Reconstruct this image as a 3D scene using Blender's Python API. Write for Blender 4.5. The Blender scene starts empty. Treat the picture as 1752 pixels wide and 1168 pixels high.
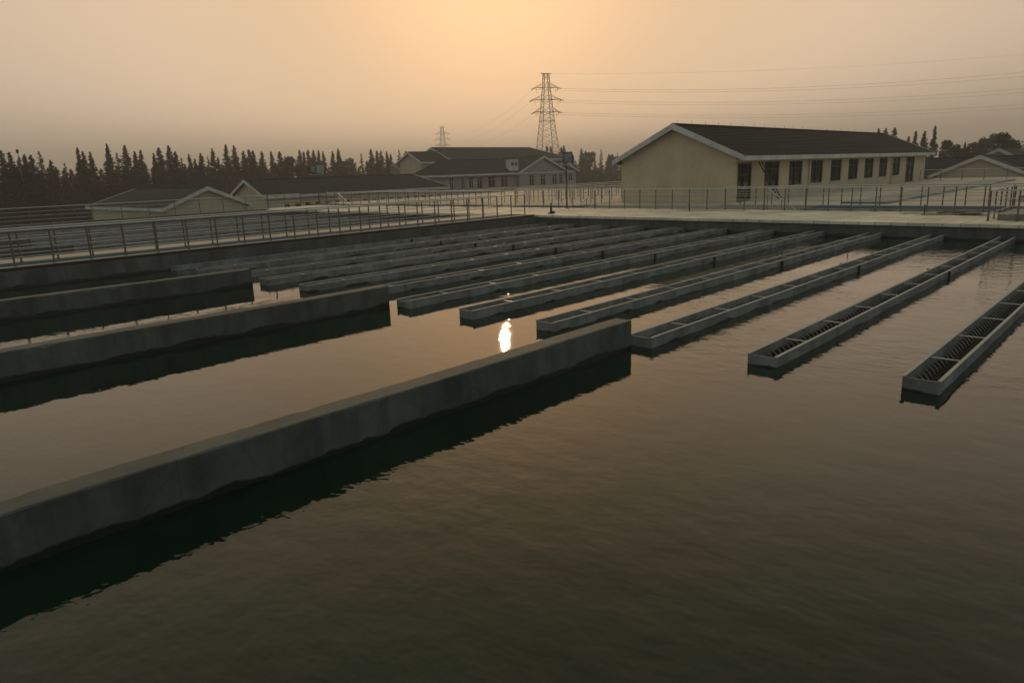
import bpy, math, random
from mathutils import Vector, Matrix

random.seed(7)
SC = bpy.context.scene
COL = SC.collection

# ------------------------------------------------------------------ camera
cam = bpy.data.cameras.new('camera')
cam.lens = 25.0; cam.sensor_width = 36.0; cam.sensor_fit = 'HORIZONTAL'
cam.clip_start = 0.1; cam.clip_end = 6000
camo = bpy.data.objects.new('camera', cam); COL.objects.link(camo)
H = 3.1
_f = 1216.74; _p1 = Vector((2042.1-876, 584-252.42, -_f)); _p0 = Vector((0, _p1.y-_p1.x*.0348, -_f))
_up = _p1.cross(_p0).normalized()
if _up.y < 0: _up = -_up
_Y = _p1.normalized(); _X = _Y.cross(_up)
camo.matrix_world = Matrix.Translation((0, 0, H)) @ Matrix((_X, _Y, _up)).to_4x4()
SC.camera = camo

# ------------------------------------------------------------------ light, sky, exposure
SUN_EL = math.radians(13.47); SUN_AZ = math.radians(-43.8)        # azimuth from +Y towards +X
sun_dir = Vector((math.cos(SUN_EL)*math.sin(SUN_AZ), math.cos(SUN_EL)*math.cos(SUN_AZ), math.sin(SUN_EL)))
sl = bpy.data.lights.new('sun', 'SUN'); sl.energy = .6; sl.angle = math.radians(0.5); sl.color = (1.0, .60, .32)
so = bpy.data.objects.new('sun', sl); COL.objects.link(so)
so.rotation_euler = sun_dir.to_track_quat('Z', 'Y').to_euler()

W = bpy.data.worlds.new('World'); SC.world = W; W.use_nodes = True
nt = W.node_tree; nt.nodes.clear()
out = nt.nodes.new('ShaderNodeOutputWorld'); bg = nt.nodes.new('ShaderNodeBackground')
sky = nt.nodes.new('ShaderNodeTexSky'); sky.sky_type = 'NISHITA'; sky.sun_disc = False
sky.sun_elevation = SUN_EL; sky.sun_rotation = SUN_AZ
sky.air_density = 1.0; sky.dust_density = 10.0; sky.ozone_density = 0.0; sky.altitude = 0
SKY_POW, SKY_MUL = .31, 4.5
bw = nt.nodes.new('ShaderNodeRGBToBW'); nt.links.new(sky.outputs[0], bw.inputs[0])
# thick smog evens the sky out: compress the clear-sky contrast; colour runs from warm at the sun to cool grey opposite it
def wm(op, x, y):
    q = nt.nodes.new('ShaderNodeMath'); q.operation = op
    for i, v in enumerate((x, y)):
        if hasattr(v, 'is_output'): nt.links.new(v, q.inputs[i])
        else: q.inputs[i].default_value = v
    return q
pw = wm('POWER', bw.outputs[0], SKY_POW); ms = wm('MULTIPLY', pw.outputs[0], SKY_MUL)
sm = wm('SMOOTH_MIN', ms.outputs[0], 9.5); sm.inputs[2].default_value = 3.0
tc = nt.nodes.new('ShaderNodeTexCoord'); vm = nt.nodes.new('ShaderNodeVectorMath'); vm.operation = 'DOT_PRODUCT'
vm.inputs[1].default_value = sun_dir; nt.links.new(tc.outputs['Generated'], vm.inputs[0])
mr_ = nt.nodes.new('ShaderNodeMapRange'); mr_.inputs[1].default_value = -1; mr_.inputs[2].default_value = 1; nt.links.new(vm.outputs['Value'], mr_.inputs[0])
tr_ = nt.nodes.new('ShaderNodeValToRGB'); cr = tr_.color_ramp; cr.elements.new(.5); cr.elements.new(.9); cr.elements.new(.97)
for e, (p_, c_) in zip(cr.elements, ((0, (.74, .86, .92)), (.5, (.80, .86, .84)), (.80, (1., .80, .62)), (.95, (1., .735, .50)), (1., (1., .68, .40)))):
    e.position = p_; e.color = (*c_, 1)
nt.links.new(mr_.outputs[0], tr_.inputs[0])
mx = nt.nodes.new('ShaderNodeMix'); mx.data_type = 'RGBA'; mx.blend_type = 'MULTIPLY'; mx.inputs[0].default_value = 1
sz_ = nt.nodes.new('ShaderNodeSeparateXYZ'); nt.links.new(tc.outputs['Generated'], sz_.inputs[0])
ex_ = nt.nodes.new('ShaderNodeMapRange'); ex_.interpolation_type = 'SMOOTHSTEP'      # smog is thickest, and dimmest, low down
for i_, v_ in ((1, -.05), (2, .22), (3, 1.16), (4, .94)): ex_.inputs[i_].default_value = v_
nt.links.new(sz_.outputs[2], ex_.inputs[0]); sx_ = wm('MULTIPLY', sm.outputs[0], ex_.outputs[0])
zn_ = nt.nodes.new('ShaderNodeMapRange'); zn_.interpolation_type = 'SMOOTHSTEP'; zn_.data_type = 'FLOAT_VECTOR'      # thinner, darker and cooler air overhead
zc_ = nt.nodes.new('ShaderNodeCombineXYZ')
for i_ in range(3): nt.links.new(sz_.outputs[2], zc_.inputs[i_])
nt.links.new(zc_.outputs[0], zn_.inputs['Vector'])
for n_, v_ in (('From Min', (.22,)*3), ('From Max', (.80,)*3), ('To Min', (1., 1., 1.)), ('To Max', (.58, .72, .64))):
    [q for q in zn_.inputs if q.name == n_ and q.type == 'VECTOR'][0].default_value = v_
zm_ = nt.nodes.new('ShaderNodeMix'); zm_.data_type = 'RGBA'; zm_.blend_type = 'MULTIPLY'; zm_.inputs[0].default_value = 1
nt.links.new(zn_.outputs['Vector'], zm_.inputs[7]); nt.links.new(mx.outputs[2], zm_.inputs[6])
nt.links.new(sx_.outputs[0], mx.inputs[6]); nt.links.new(tr_.outputs[0], mx.inputs[7])
# aureole of the veiled sun
dp_ = wm('MAXIMUM', vm.outputs['Value'], 0.); ap_ = wm('POWER', dp_.outputs[0], 64.); ag_ = wm('MULTIPLY', ap_.outputs[0], 5.2)
au_ = nt.nodes.new('ShaderNodeMix'); au_.data_type = 'RGBA'; au_.blend_type = 'MULTIPLY'; au_.inputs[0].default_value = 1
au_.inputs[7].default_value = (1., .47, .14, 1); nt.links.new(ag_.outputs[0], au_.inputs[6])
ad_ = nt.nodes.new('ShaderNodeMix'); ad_.data_type = 'RGBA'; ad_.blend_type = 'ADD'; ad_.inputs[0].default_value = 1
nt.links.new(zm_.outputs[2], ad_.inputs[6]); nt.links.new(au_.outputs[2], ad_.inputs[7])
nt.links.new(ad_.outputs[2], bg.inputs[0]); bg.inputs[1].default_value = .10
nt.links.new(bg.outputs[0], out.inputs[0])

SC.view_settings.view_transform = 'Standard'; SC.view_settings.look = 'None'
SC.view_settings.gamma = 1; SC.view_settings.use_curve_mapping = False
SC.view_settings.exposure = 0.0
SC.render.engine = 'CYCLES'
SC.cycles.use_denoising = True
SC.cycles.max_bounces = 6; SC.cycles.diffuse_bounces = 2; SC.cycles.glossy_bounces = 4
SC.cycles.transmission_bounces = 2; SC.cycles.volume_bounces = 0
SC.cycles.caustics_reflective = False; SC.cycles.caustics_refractive = False

# ------------------------------------------------------------------ materials
M = {}
def nodes(name):
    m = bpy.data.materials.new(name); m.use_nodes = True
    n = m.node_tree.nodes; return m, m.node_tree, n['Principled BSDF']
def noise(t, scale, detail=4, rough=.6, vec=None, stretch=None):
    x = t.nodes.new('ShaderNodeTexNoise'); x.inputs['Scale'].default_value = scale
    x.inputs['Detail'].default_value = detail; x.inputs['Roughness'].default_value = rough
    if vec is None:
        g = t.nodes.new('ShaderNodeNewGeometry'); vec = g.outputs['Position']
    if stretch:
        mp = t.nodes.new('ShaderNodeMapping'); mp.inputs['Scale'].default_value = stretch
        t.links.new(vec, mp.inputs['Vector']); vec = mp.outputs[0]
    t.links.new(vec, x.inputs['Vector']); return x
def ramp(t, src, stops):
    r = t.nodes.new('ShaderNodeValToRGB'); cr = r.color_ramp
    while len(cr.elements) < len(stops): cr.elements.new(.5)
    for e, (p, c) in zip(cr.elements, stops):
        e.position = p; e.color = (c[0], c[1], c[2], 1) if hasattr(c, '__len__') else (c, c, c, 1)
    t.links.new(src, r.inputs[0]); return r
def mixc(t, a, b, fac, mode='MIX'):
    x = t.nodes.new('ShaderNodeMix'); x.data_type = 'RGBA'; x.blend_type = mode
    for v, i in ((fac, 0), (a, 6), (b, 7)):
        if hasattr(v, 'is_output'): t.links.new(v, x.inputs[i])
        elif hasattr(v, '__len__'): x.inputs[i].default_value = (v[0], v[1], v[2], 1)
        else: x.inputs[i].default_value = v
    return x.outputs[2]
def bump(t, p, h, strength, dist):
    b = t.nodes.new('ShaderNodeBump'); b.inputs['Strength'].default_value = strength; b.inputs['Distance'].default_value = dist
    t.links.new(h, b.inputs['Height']); t.links.new(b.outputs[0], p.inputs['Normal']); return b

def mat_plain(name, col, rough=.6, metal=0., var=.25, scale=3., bstr=0., spec=.5, streak=0.):
    m, t, p = nodes(name)
    n1 = noise(t, scale); n2 = noise(t, scale*9, 3)
    a = mixc(t, n1.outputs[0], n2.outputs[0], .4)
    r = ramp(t, a, [(.3, [c*(1-var) for c in col]), (.7, [min(1, c*(1+var)) for c in col])])
    base = r.outputs[0]
    if streak:
        n3 = noise(t, .8, 6, .7, stretch=(1, 1, .16)); st = ramp(t, n3.outputs[0], [(.42, 1-streak), (.60, 1.)])
        base = mixc(t, base, st.outputs[0], 1., 'MULTIPLY')
    t.links.new(base, p.inputs['Base Color'])
    p.inputs['Roughness'].default_value = rough; p.inputs['Metallic'].default_value = metal; p.inputs['Specular IOR Level'].default_value = spec
    if bstr: bump(t, p, n2.outputs[0], bstr, .01)
    M[name] = m; return m

def mat_concrete(name, col, wet=True, rough=.8, w0=-.12, w1=-.06):
    m, t, p = nodes(name)
    g = t.nodes.new('ShaderNodeNewGeometry')
    n1 = noise(t, .9, 6, .65); n2 = noise(t, 14, 5, .7); n3 = noise(t, 2.2, 5, .6, stretch=(1, 1, .12))
    a = mixc(t, n1.outputs[0], n2.outputs[0], .35)
    base = ramp(t, a, [(.3, [c*.68 for c in col]), (.52, col), (.72, [c*1.3 for c in col])]).outputs[0]
    streak = ramp(t, n3.outputs[0], [(.40, .58), (.56, 1.)]).outputs[0]
    sepn = t.nodes.new('ShaderNodeSeparateXYZ'); t.links.new(g.outputs['Normal'], sepn.inputs[0])
    ab = t.nodes.new('ShaderNodeMath'); ab.operation = 'ABSOLUTE'; t.links.new(sepn.outputs[2], ab.inputs[0])
    side = t.nodes.new('ShaderNodeMath'); side.operation = 'SUBTRACT'; side.inputs[0].default_value = 1; t.links.new(ab.outputs[0], side.inputs[1])
    fs = t.nodes.new('ShaderNodeMath'); fs.operation = 'MULTIPLY'; fs.inputs[1].default_value = .75; t.links.new(side.outputs[0], fs.inputs[0])
    base = mixc(t, base, streak, fs.outputs[0], 'MULTIPLY')
    # fine board-mark joints / hairlines
    br = t.nodes.new('ShaderNodeTexVoronoi'); br.feature = 'DISTANCE_TO_EDGE'; br.inputs['Scale'].default_value = .55
    t.links.new(g.outputs['Position'], br.inputs['Vector'])
    crack = ramp(t, br.outputs[0], [(.0, .72), (.006, 1.)]).outputs[0]
    base = mixc(t, base, crack, .7, 'MULTIPLY')
    bl = noise(t, .45, 5, .7); patch = ramp(t, bl.outputs[0], [(.40, .62), (.55, 1.0), (.70, 1.28)]).outputs[0]
    base = mixc(t, base, patch, .5, 'MULTIPLY')
    sy = t.nodes.new('ShaderNodeSeparateXYZ'); t.links.new(g.outputs['Position'], sy.inputs[0])
    pj = t.nodes.new('ShaderNodeMath'); pj.operation = 'PINGPONG'; pj.inputs[1].default_value = 1.22; t.links.new(sy.outputs[1], pj.inputs[0])
    jl = ramp(t, pj.outputs[0], [(0., .5), (.008, 1.)]).outputs[0]
    base = mixc(t, base, jl, .8, 'MULTIPLY')
    rr = None
    if wet:
        sep = t.nodes.new('ShaderNodeSeparateXYZ'); t.links.new(g.outputs['Position'], sep.inputs[0])
        nw = noise(t, 1.1, 5, .6, stretch=(1, 1, .2))
        lvl = t.nodes.new('ShaderNodeMath'); lvl.operation = 'MULTIPLY_ADD'; lvl.inputs[1].default_value = -.34; 
        t.links.new(nw.outputs[0], lvl.inputs[0]); t.links.new(sep.outputs[2], lvl.inputs[2])
        wetf = ramp(t, lvl.outputs[0], [(.0, 1.), (.001, 1.), (.03, 0.)]); 
        mr = t.nodes.new('ShaderNodeMapRange'); mr.inputs[1].default_value = w0; mr.inputs[2].default_value = w1
        mr.inputs[3].default_value = 1; mr.inputs[4].default_value = 0
        t.links.new(lvl.outputs[0], mr.inputs[0])
        base = mixc(t, base, (.012, .014, .009), mr.outputs[0])
        rg = t.nodes.new('ShaderNodeMapRange'); rg.inputs[3].default_value = rough; rg.inputs[4].default_value = .45
        t.links.new(mr.outputs[0], rg.inputs[0]); t.links.new(rg.outputs[0], p.inputs['Roughness'])
    else: p.inputs['Roughness'].default_value = rough
    t.links.new(base, p.inputs['Base Color'])
    bump(t, p, n2.outputs[0], .35, .006)
    M[name] = m; return m

def mat_water(name, body, jet=False):
    m, t, p = nodes(name)
    g = t.nodes.new('ShaderNodeNewGeometry')
    sep = t.nodes.new('ShaderNodeSeparateXYZ'); t.links.new(g.outputs['Position'], sep.inputs[0])
    a = noise(t, .55, 2, .5); b = noise(t, 2.3, 3, .5, stretch=(1, 1.25, 1)); c = noise(t, 13.0, 3, .5)
    # livelier between the troughs than in the open foreground
    mr = t.nodes.new('ShaderNodeMapRange'); mr.inputs[1].default_value = 9; mr.inputs[2].default_value = 12
    mr.inputs[3].default_value = .46; mr.inputs[4].default_value = 1.5; t.links.new(sep.outputs[1], mr.inputs[0])
    def sc(x, k):
        q = t.nodes.new('ShaderNodeMath'); q.operation = 'MULTIPLY'; q.inputs[1].default_value = k; t.links.new(x, q.inputs[0]); return q.outputs[0]
    def add(x, y):
        q = t.nodes.new('ShaderNodeMath'); q.operation = 'ADD'; t.links.new(x, q.inputs[0]); t.links.new(y, q.inputs[1]); return q.outputs[0]
    bc = add(sc(b.outputs[0], .0085), sc(c.outputs[0], .0016))
    q = t.nodes.new('ShaderNodeMath'); q.operation = 'MULTIPLY'; t.links.new(bc, q.inputs[0]); t.links.new(mr.outputs[0], q.inputs[1])
    pt = noise(t, .22, 3, .55); pr_ = ramp(t, pt.outputs[0], [(.35, .35), (.65, 1.5)])          # calm and livelier patches
    q2 = t.nodes.new('ShaderNodeMath'); q2.operation = 'MULTIPLY'; t.links.new(q.outputs[0], q2.inputs[0]); t.links.new(pr_.outputs[0], q2.inputs[1])
    a2 = noise(t, 1.7, 3, .55, stretch=(.8, 1.15, 1))
    mf = t.nodes.new('ShaderNodeMapRange'); mf.inputs[1].default_value = 4; mf.inputs[2].default_value = 9
    mf.inputs[3].default_value = .013; mf.inputs[4].default_value = .0015; t.links.new(sep.outputs[1], mf.inputs[0])
    q3 = t.nodes.new('ShaderNodeMath'); q3.operation = 'MULTIPLY'; t.links.new(a2.outputs[0], q3.inputs[0]); t.links.new(mf.outputs[0], q3.inputs[1])
    shl = t.nodes.new('ShaderNodeMapRange'); shl.inputs[1].default_value = -7.4; shl.inputs[2].default_value = -6.5      # sheltered channels between the walls
    shl.inputs[3].default_value = .5; shl.inputs[4].default_value = 1.15; t.links.new(sep.outputs[0], shl.inputs[0])
    q4 = t.nodes.new('ShaderNodeMath'); q4.operation = 'MULTIPLY'; t.links.new(add(q3.outputs[0], q2.outputs[0]), q4.inputs[0]); t.links.new(shl.outputs[0], q4.inputs[1])
    h = add(sc(a.outputs[0], .003), q4.outputs[0])
    bump(t, p, h, 1.0, 1.0)
    cl = noise(t, .35, 4, .6)
    r = ramp(t, cl.outputs[0], [(.35, [x*.8 for x in body]), (.65, [x*1.25 for x in body])])
    t.links.new(r.outputs[0], p.inputs['Base Color'])
    p.inputs['Roughness'].default_value = .02; p.inputs['IOR'].default_value = 1.333
    M[name] = m; return m

def mat_tiles(name, col, rot=0., sx=.6, sy=.3):
    m, t, p = nodes(name)
    g = t.nodes.new('ShaderNodeNewGeometry')
    br = t.nodes.new('ShaderNodeTexBrick'); br.offset = 0.; br.inputs['Scale'].default_value = 1
    br.inputs['Brick Width'].default_value = sx; br.inputs['Row Height'].default_value = sy; br.inputs['Mortar Size'].default_value = .012
    br.inputs['Color1'].default_value = (*[c*.9 for c in col], 1); br.inputs['Color2'].default_value = (*[c*1.1 for c in col], 1)
    br.inputs['Mortar'].default_value = (*[c*.35 for c in col], 1)
    t.links.new(g.outputs['Position'], br.inputs['Vector'])
    n1 = noise(t, .5, 6, .65); st = ramp(t, n1.outputs[0], [(.3, .62), (.65, 1.08)])
    base = mixc(t, br.outputs[0], st.outputs[0], 1., 'MULTIPLY')
    t.links.new(base, p.inputs['Base Color']); p.inputs['Roughness'].default_value = .75; p.inputs['Specular IOR Level'].default_value = .3
    n2 = noise(t, 25, 3); bump(t, p, n2.outputs[0], .2, .004)
    M[name] = m; return m

def mat_leaf(name, c0, c1):
    m, t, p = nodes(name)
    oi = t.nodes.new('ShaderNodeObjectInfo')
    n = noise(t, 1.6, 3)
    a = mixc(t, n.outputs[0], oi.outputs['Random'], .5)
    r = ramp(t, a, [(.25, c0), (.75, c1)])
    t.links.new(r.outputs[0], p.inputs['Base Color']); p.inputs['Roughness'].default_value = .75
    p.inputs['Specular IOR Level'].default_value = .2
    M[name] = m; return m

mat_concrete('concrete', (.110, .112, .098), w0=-.105, w1=-.08)
mat_concrete('concrete_dry', (.30, .27, .225), wet=False)
mat_water('water', (.0038, .0155, .0075))
mat_water('trough_water', (.006, .008, .005))
mat_tiles('deck_tiles', (.82, .71, .57))
mat_plain('slab', (.52, .44, .35), .8, 0, .18, .6, spec=.15)
mat_plain('blue_floor', (.03, .085, .13), .9, 0, .25, 1.2, spec=.05)
mat_plain('brown_steel', (.045, .022, .010), .6, .0, .5, 3)
mat_concrete('frp', (.275, .27, .245), True, .65, -.180, -.155)
mat_plain('steel', (.56, .54, .50), .42, .7, .12, 4)
mat_plain('post_steel', (.15, .115, .085), .5, .3, .2, 4)
mat_plain('cream', (.60, .475, .305), .8, 0, .12, .7, .1, streak=.09)
mat_plain('cream_far', (.50, .415, .295), .8, 0, .12, .7, streak=.1)
mat_plain('grey_wall', (.30, .27, .235), .8, 0, .12, .7)
mat_plain('white_trim', (.60, .58, .54), .6, 0, .14, 1.2, streak=.22)
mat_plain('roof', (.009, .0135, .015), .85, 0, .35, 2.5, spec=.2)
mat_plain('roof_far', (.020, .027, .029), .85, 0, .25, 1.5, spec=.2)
mat_plain('frame', (.02, .022, .02), .45, 0, .2, 3)
mat_plain('dark_metal', (.015, .017, .015), .5, .2, .3, 4)
mat_plain('green_metal', (.012, .028, .022), .45, .2, .3, 4)
mat_plain('lattice', (.10, .095, .085), .6, .3, .2, 1)
mat_plain('bark', (.035, .026, .018), .9, 0, .3, 6)
mat_plain('wood', (.30, .17, .07), .7, 0, .3, 4)
mat_plain('wood_red', (.16, .035, .02), .7, 0, .3, 4)
mat_plain('cover', (.16, .165, .16), .55, .1, .25, .8)
mat_plain('red_pole', (.12, .045, .03), .5, .2, .2, 3)
mat_plain('lamp_grey', (.34, .33, .31), .8, 0, .15, 6)
mat_plain('ground', (.085, .08, .045), .95, 0, .4, .08)
mat_leaf('leaf_conifer', (.004, .012, .007), (.013, .025, .014))
mat_leaf('leaf_broad', (.012, .024, .011), (.032, .050, .022))
def mat_glass(name, col):
    m, t, p = nodes(name)
    n = noise(t, .8, 3); r = ramp(t, n.outputs[0], [(.35, [c*.6 for c in col]), (.65, [c*1.5 for c in col])])
    t.links.new(r.outputs[0], p.inputs['Base Color']); p.inputs['Roughness'].default_value = .06; p.inputs['IOR'].default_value = 1.5
    M[name] = m
mat_glass('glass', (.018, .022, .018))
mat_glass('lamp_glass', (.30, .30, .28))

# ------------------------------------------------------------------ helpers
def tag(o, label=None, cat=None, group=None, kind=None):
    if label: o['label'] = label
    if cat: o['category'] = cat
    if group: o['group'] = group
    if kind: o['kind'] = kind
    return o
def empty(name, loc, rz=0., label=None, cat=None, group=None):
    o = bpy.data.objects.new(name, None); o.location = loc; o.rotation_euler = (0, 0, rz); COL.objects.link(o)
    o.empty_display_size = .2
    return tag(o, label, cat, group)
def link(name, mesh, parent=None, loc=(0, 0, 0), rot=(0, 0, 0), scale=None):
    o = bpy.data.objects.new(name, mesh); o.location = loc; o.rotation_euler = rot; COL.objects.link(o)
    if scale: o.scale = scale
    if parent: o.parent = parent
    return o
def copy_tree(o, parent=None):
    c = o.copy(); COL.objects.link(c); c.parent = parent
    for ch in o.children: copy_tree(ch, c)
    return c

class MB:
    def __init__(s): s.v = []; s.f = []
    def poly(s, pts):
        i = len(s.v); s.v += [tuple(p) for p in pts]; s.f.append(tuple(range(i, i+len(pts))))
    def box(s, x0, x1, y0, y1, z0, z1):
        i = len(s.v)
        s.v += [(x0,y0,z0),(x1,y0,z0),(x1,y1,z0),(x0,y1,z0),(x0,y0,z1),(x1,y0,z1),(x1,y1,z1),(x0,y1,z1)]
        s.f += [tuple(i+k for k in q) for q in ((3,2,1,0),(4,5,6,7),(0,1,5,4),(1,2,6,5),(2,3,7,6),(3,0,4,7))]; return s
    def bar(s, p, q, w, h, up=(0, 0, 1)):
        p = Vector(p); q = Vector(q); d = (q-p).normalized(); u = Vector(up)
        sd = d.cross(u)
        if sd.length < 1e-4: sd = d.cross(Vector((1, 0, 0)))
        sd.normalize(); u = sd.cross(d)
        i = len(s.v)
        for c in (p, q):
            for a, b in ((-1,-1),(1,-1),(1,1),(-1,1)): s.v.append(tuple(c + sd*(a*w/2) + u*(b*h/2)))
        s.f += [tuple(i+k for k in z) for z in ((0,1,2,3),(7,6,5,4),(0,4,5,1),(1,5,6,2),(2,6,7,3),(3,7,4,0))]; return s
    def tube(s, pts, r, n=8, r2=None):
        pts = [Vector(p) for p in pts]; i0 = len(s.v); m = len(pts)
        for k, c in enumerate(pts):
            d = (pts[min(k+1, m-1)]-pts[max(k-1, 0)]).normalized()
            a = d.cross(Vector((0, 0, 1)))
            if a.length < 1e-3: a = Vector((1, 0, 0))
            a.normalize(); b = d.cross(a)
            rr = r if r2 is None else r+(r2-r)*k/(m-1)
            for j in range(n):
                t = 2*math.pi*j/n; s.v.append(tuple(c+a*(rr*math.cos(t))+b*(rr*math.sin(t))))
        for k in range(m-1):
            for j in range(n):
                s.f.append((i0+k*n+j, i0+k*n+(j+1)%n, i0+(k+1)*n+(j+1)%n, i0+(k+1)*n+j))
        s.f.append(tuple(i0+j for j in range(n-1, -1, -1))); s.f.append(tuple(i0+(m-1)*n+j for j in range(n))); return s
    def plate(s, O, U, V, N, us, vs, t, holes):
        """solid plate with rectangular holes; front face at O, thickness t against N"""
        O = Vector(O); U = Vector(U); V = Vector(V); N = Vector(N)
        ux = sorted(set([us[0], us[1]]+[h[k] for h in holes for k in (0, 1)]))
        vx = sorted(set([vs[0], vs[1]]+[h[k] for h in holes for k in (2, 3)]))
        ux = [u for u in ux if us[0] <= u <= us[1]]; vx = [v for v in vx if vs[0] <= v <= vs[1]]
        def solid(i, j):
            if i < 0 or j < 0 or i >= len(ux)-1 or j >= len(vx)-1: return False
            cu = (ux[i]+ux[i+1])/2; cv = (vx[j]+vx[j+1])/2
            return not any(h[0] < cu < h[1] and h[2] < cv < h[3] for h in holes)
        P = lambda u, v, d: O+U*u+V*v-N*d
        for i in range(len(ux)-1):
            for j in range(len(vx)-1):
                if not solid(i, j): continue
                a, b, c, d = ux[i], ux[i+1], vx[j], vx[j+1]
                s.poly([P(a,c,0),P(b,c,0),P(b,d,0),P(a,d,0)])
                if t:
                    s.poly([P(a,d,t),P(b,d,t),P(b,c,t),P(a,c,t)])
                    if not solid(i-1, j): s.poly([P(a,c,t),P(a,c,0),P(a,d,0),P(a,d,t)])
                    if not solid(i+1, j): s.poly([P(b,c,0),P(b,c,t),P(b,d,t),P(b,d,0)])
                    if not solid(i, j-1): s.poly([P(a,c,t),P(b,c,t),P(b,c,0),P(a,c,0)])
                    if not solid(i, j+1): s.poly([P(a,d,0),P(b,d,0),P(b,d,t),P(a,d,t)])
        return s
    def mesh(s, name, mat, smooth=False):
        me = bpy.data.meshes.new(name); me.from_pydata(s.v, [], s.f); me.validate()
        me.materials.append(M[mat])
        if smooth:
            for p in me.polygons: p.use_smooth = True
        return me
    def build(s, name, mat, parent=None, loc=(0, 0, 0), smooth=False, bevel=0.):
        o = link(name, s.mesh(name, mat, smooth), parent, loc)
        if bevel:
            b = o.modifiers.new('bevel', 'BEVEL'); b.width = bevel; b.segments = 2; b.limit_method = 'ANGLE'
        return o
def struct(mb, name, mat, **k): return tag(mb.build(name, mat, **k), kind='structure')
ORD = ['first','second','third','fourth','fifth','sixth','seventh','eighth','ninth','tenth','eleventh','twelfth','thirteenth','fourteenth','fifteenth','sixteenth','seventeenth','eighteenth','nineteenth','twentieth']
TENS = {2:'twenty',3:'thirty',4:'forty',5:'fifty',6:'sixty',7:'seventy',8:'eighty',9:'ninety'}
def ordinal(n):
    if n <= 20: return ORD[n-1]
    t, u = divmod(n, 10)
    return (TENS[t][:-1]+'ieth') if u == 0 else TENS[t]+'-'+ORD[u-1]

# ------------------------------------------------------------------ setting: ground, tanks, water, decks
GZ = -2.6
g = MB(); g.poly([(-1600,-1600,GZ),(1600,-1600,GZ),(1600,1600,GZ),(-1600,1600,GZ)])
struct(g, 'ground', 'ground')

XL = -26.9                      # near tank: left wall face; far wall face at YF
YF = 31.2
TX = [-26.94+2.22*k for k in range(12)]   # troughs, left faces
TW = .46; TY0 = 10.48
trough_holes = [(x+.02, x+TW-.02, TY0+.02, YF) for x in TX[1:]] + [(XL, -26.32, TY0+.02, YF)]
w = MB(); w.plate((0,0,0),(1,0,0),(0,1,0),(0,0,1),(XL-.1, 7),(-8, YF+.1), 0, trough_holes)
struct(w, 'water', 'water')
w = MB(); w.poly([(-57.5,-8,0),(-30,-8,0),(-30,YF+.1,0),(-57.5,YF+.1,0)])
struct(w, 'water', 'water')

# tank walls
b = MB(); b.box(XL-.35, XL, -8, YF, -1.0, .545)
tag(b.build('tank_wall', 'concrete', bevel=.012), 'long dark concrete tank wall below the left walkway', 'wall')
b = MB(); b.box(-60, 6, YF, YF+.4, -1.0, .50)
tag(b.build('tank_wall', 'concrete', bevel=.012), 'dark concrete tank end wall under the far tiled deck', 'wall')
b = MB(); b.box(-30.4, -30.05, -8, YF-.002, -1.0, .60)
tag(b.build('tank_wall', 'concrete', bevel=.012), 'concrete tank wall behind the blue walkway', 'wall')
b = MB(); b.box(-58.4, -57.5, -8, YF-.002, -2.6, .68)
tag(b.build('tank_wall', 'concrete', bevel=.012), 'dark outer wall of the second tank below the far left railing', 'wall')

# far deck, with hatch openings
DZ = .62
holes = [(-9.45, -7.85, 35.9, 37.1), (-7.15, -5.95, 35.4, 36.8), (-20.9, -17.05, 36.2, 36.95)]
d = MB(); d.plate((0,0,DZ),(1,0,0),(0,1,0),(0,0,1),(-60, 6),(YF-.12, 37.7), .12, holes)
struct(d, 'deck', 'deck_tiles', bevel=.01)
d = MB()
for h in holes: d.plate((0,0,DZ-.9),(1,0,0),(0,1,0),(0,0,1),(h[0]-.05,h[1]+.05),(h[2]-.05,h[3]+.05),0,[])
for h in holes:
    d.box(h[0]-.12,h[0]-.03,h[2]-.1,h[3]+.1,DZ-.9,DZ-.13); d.box(h[1]+.03,h[1]+.12,h[2]-.1,h[3]+.1,DZ-.9,DZ-.13)
    d.box(h[0]-.03,h[1]+.03,h[3]+.03,h[3]+.12,DZ-.9,DZ-.13); d.box(h[0]-.03,h[1]+.03,h[2]-.12,h[2]-.03,DZ-.9,DZ-.13)
struct(d, 'hatch_pit', 'concrete_dry')
# support mass under the deck
d = MB(); d.box(-60, 6, YF+.42, 35.0, -2.6, DZ-.125); struct(d, 'deck_base', 'concrete_dry')

# left walkway between the tanks
WZ = .68
d = MB(); d.box(-28.62, -27.2, -8, 30.9, WZ-.10, WZ-.012); struct(d, 'walkway_floor', 'blue_floor')
d = MB(); d.box(-27.2, -26.93, -8, 30.9, WZ-.02, WZ); 
tag(d.build('kerb', 'slab', bevel=.006), 'pale kerb under the near railing of the blue walkway', 'kerb')
d = MB(); d.box(-27.3, -26.98, -8, 30.9, WZ-.14, WZ-.024)
tag(d.build('edge_beam', 'brown_steel'), 'rusty brown steel edge beam along the left walkway', 'beam')
d = MB(); d.box(-30.15, -28.62, -8, 30.9, WZ-.10, WZ-.002); struct(d, 'walkway_ledge', 'slab')

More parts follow.
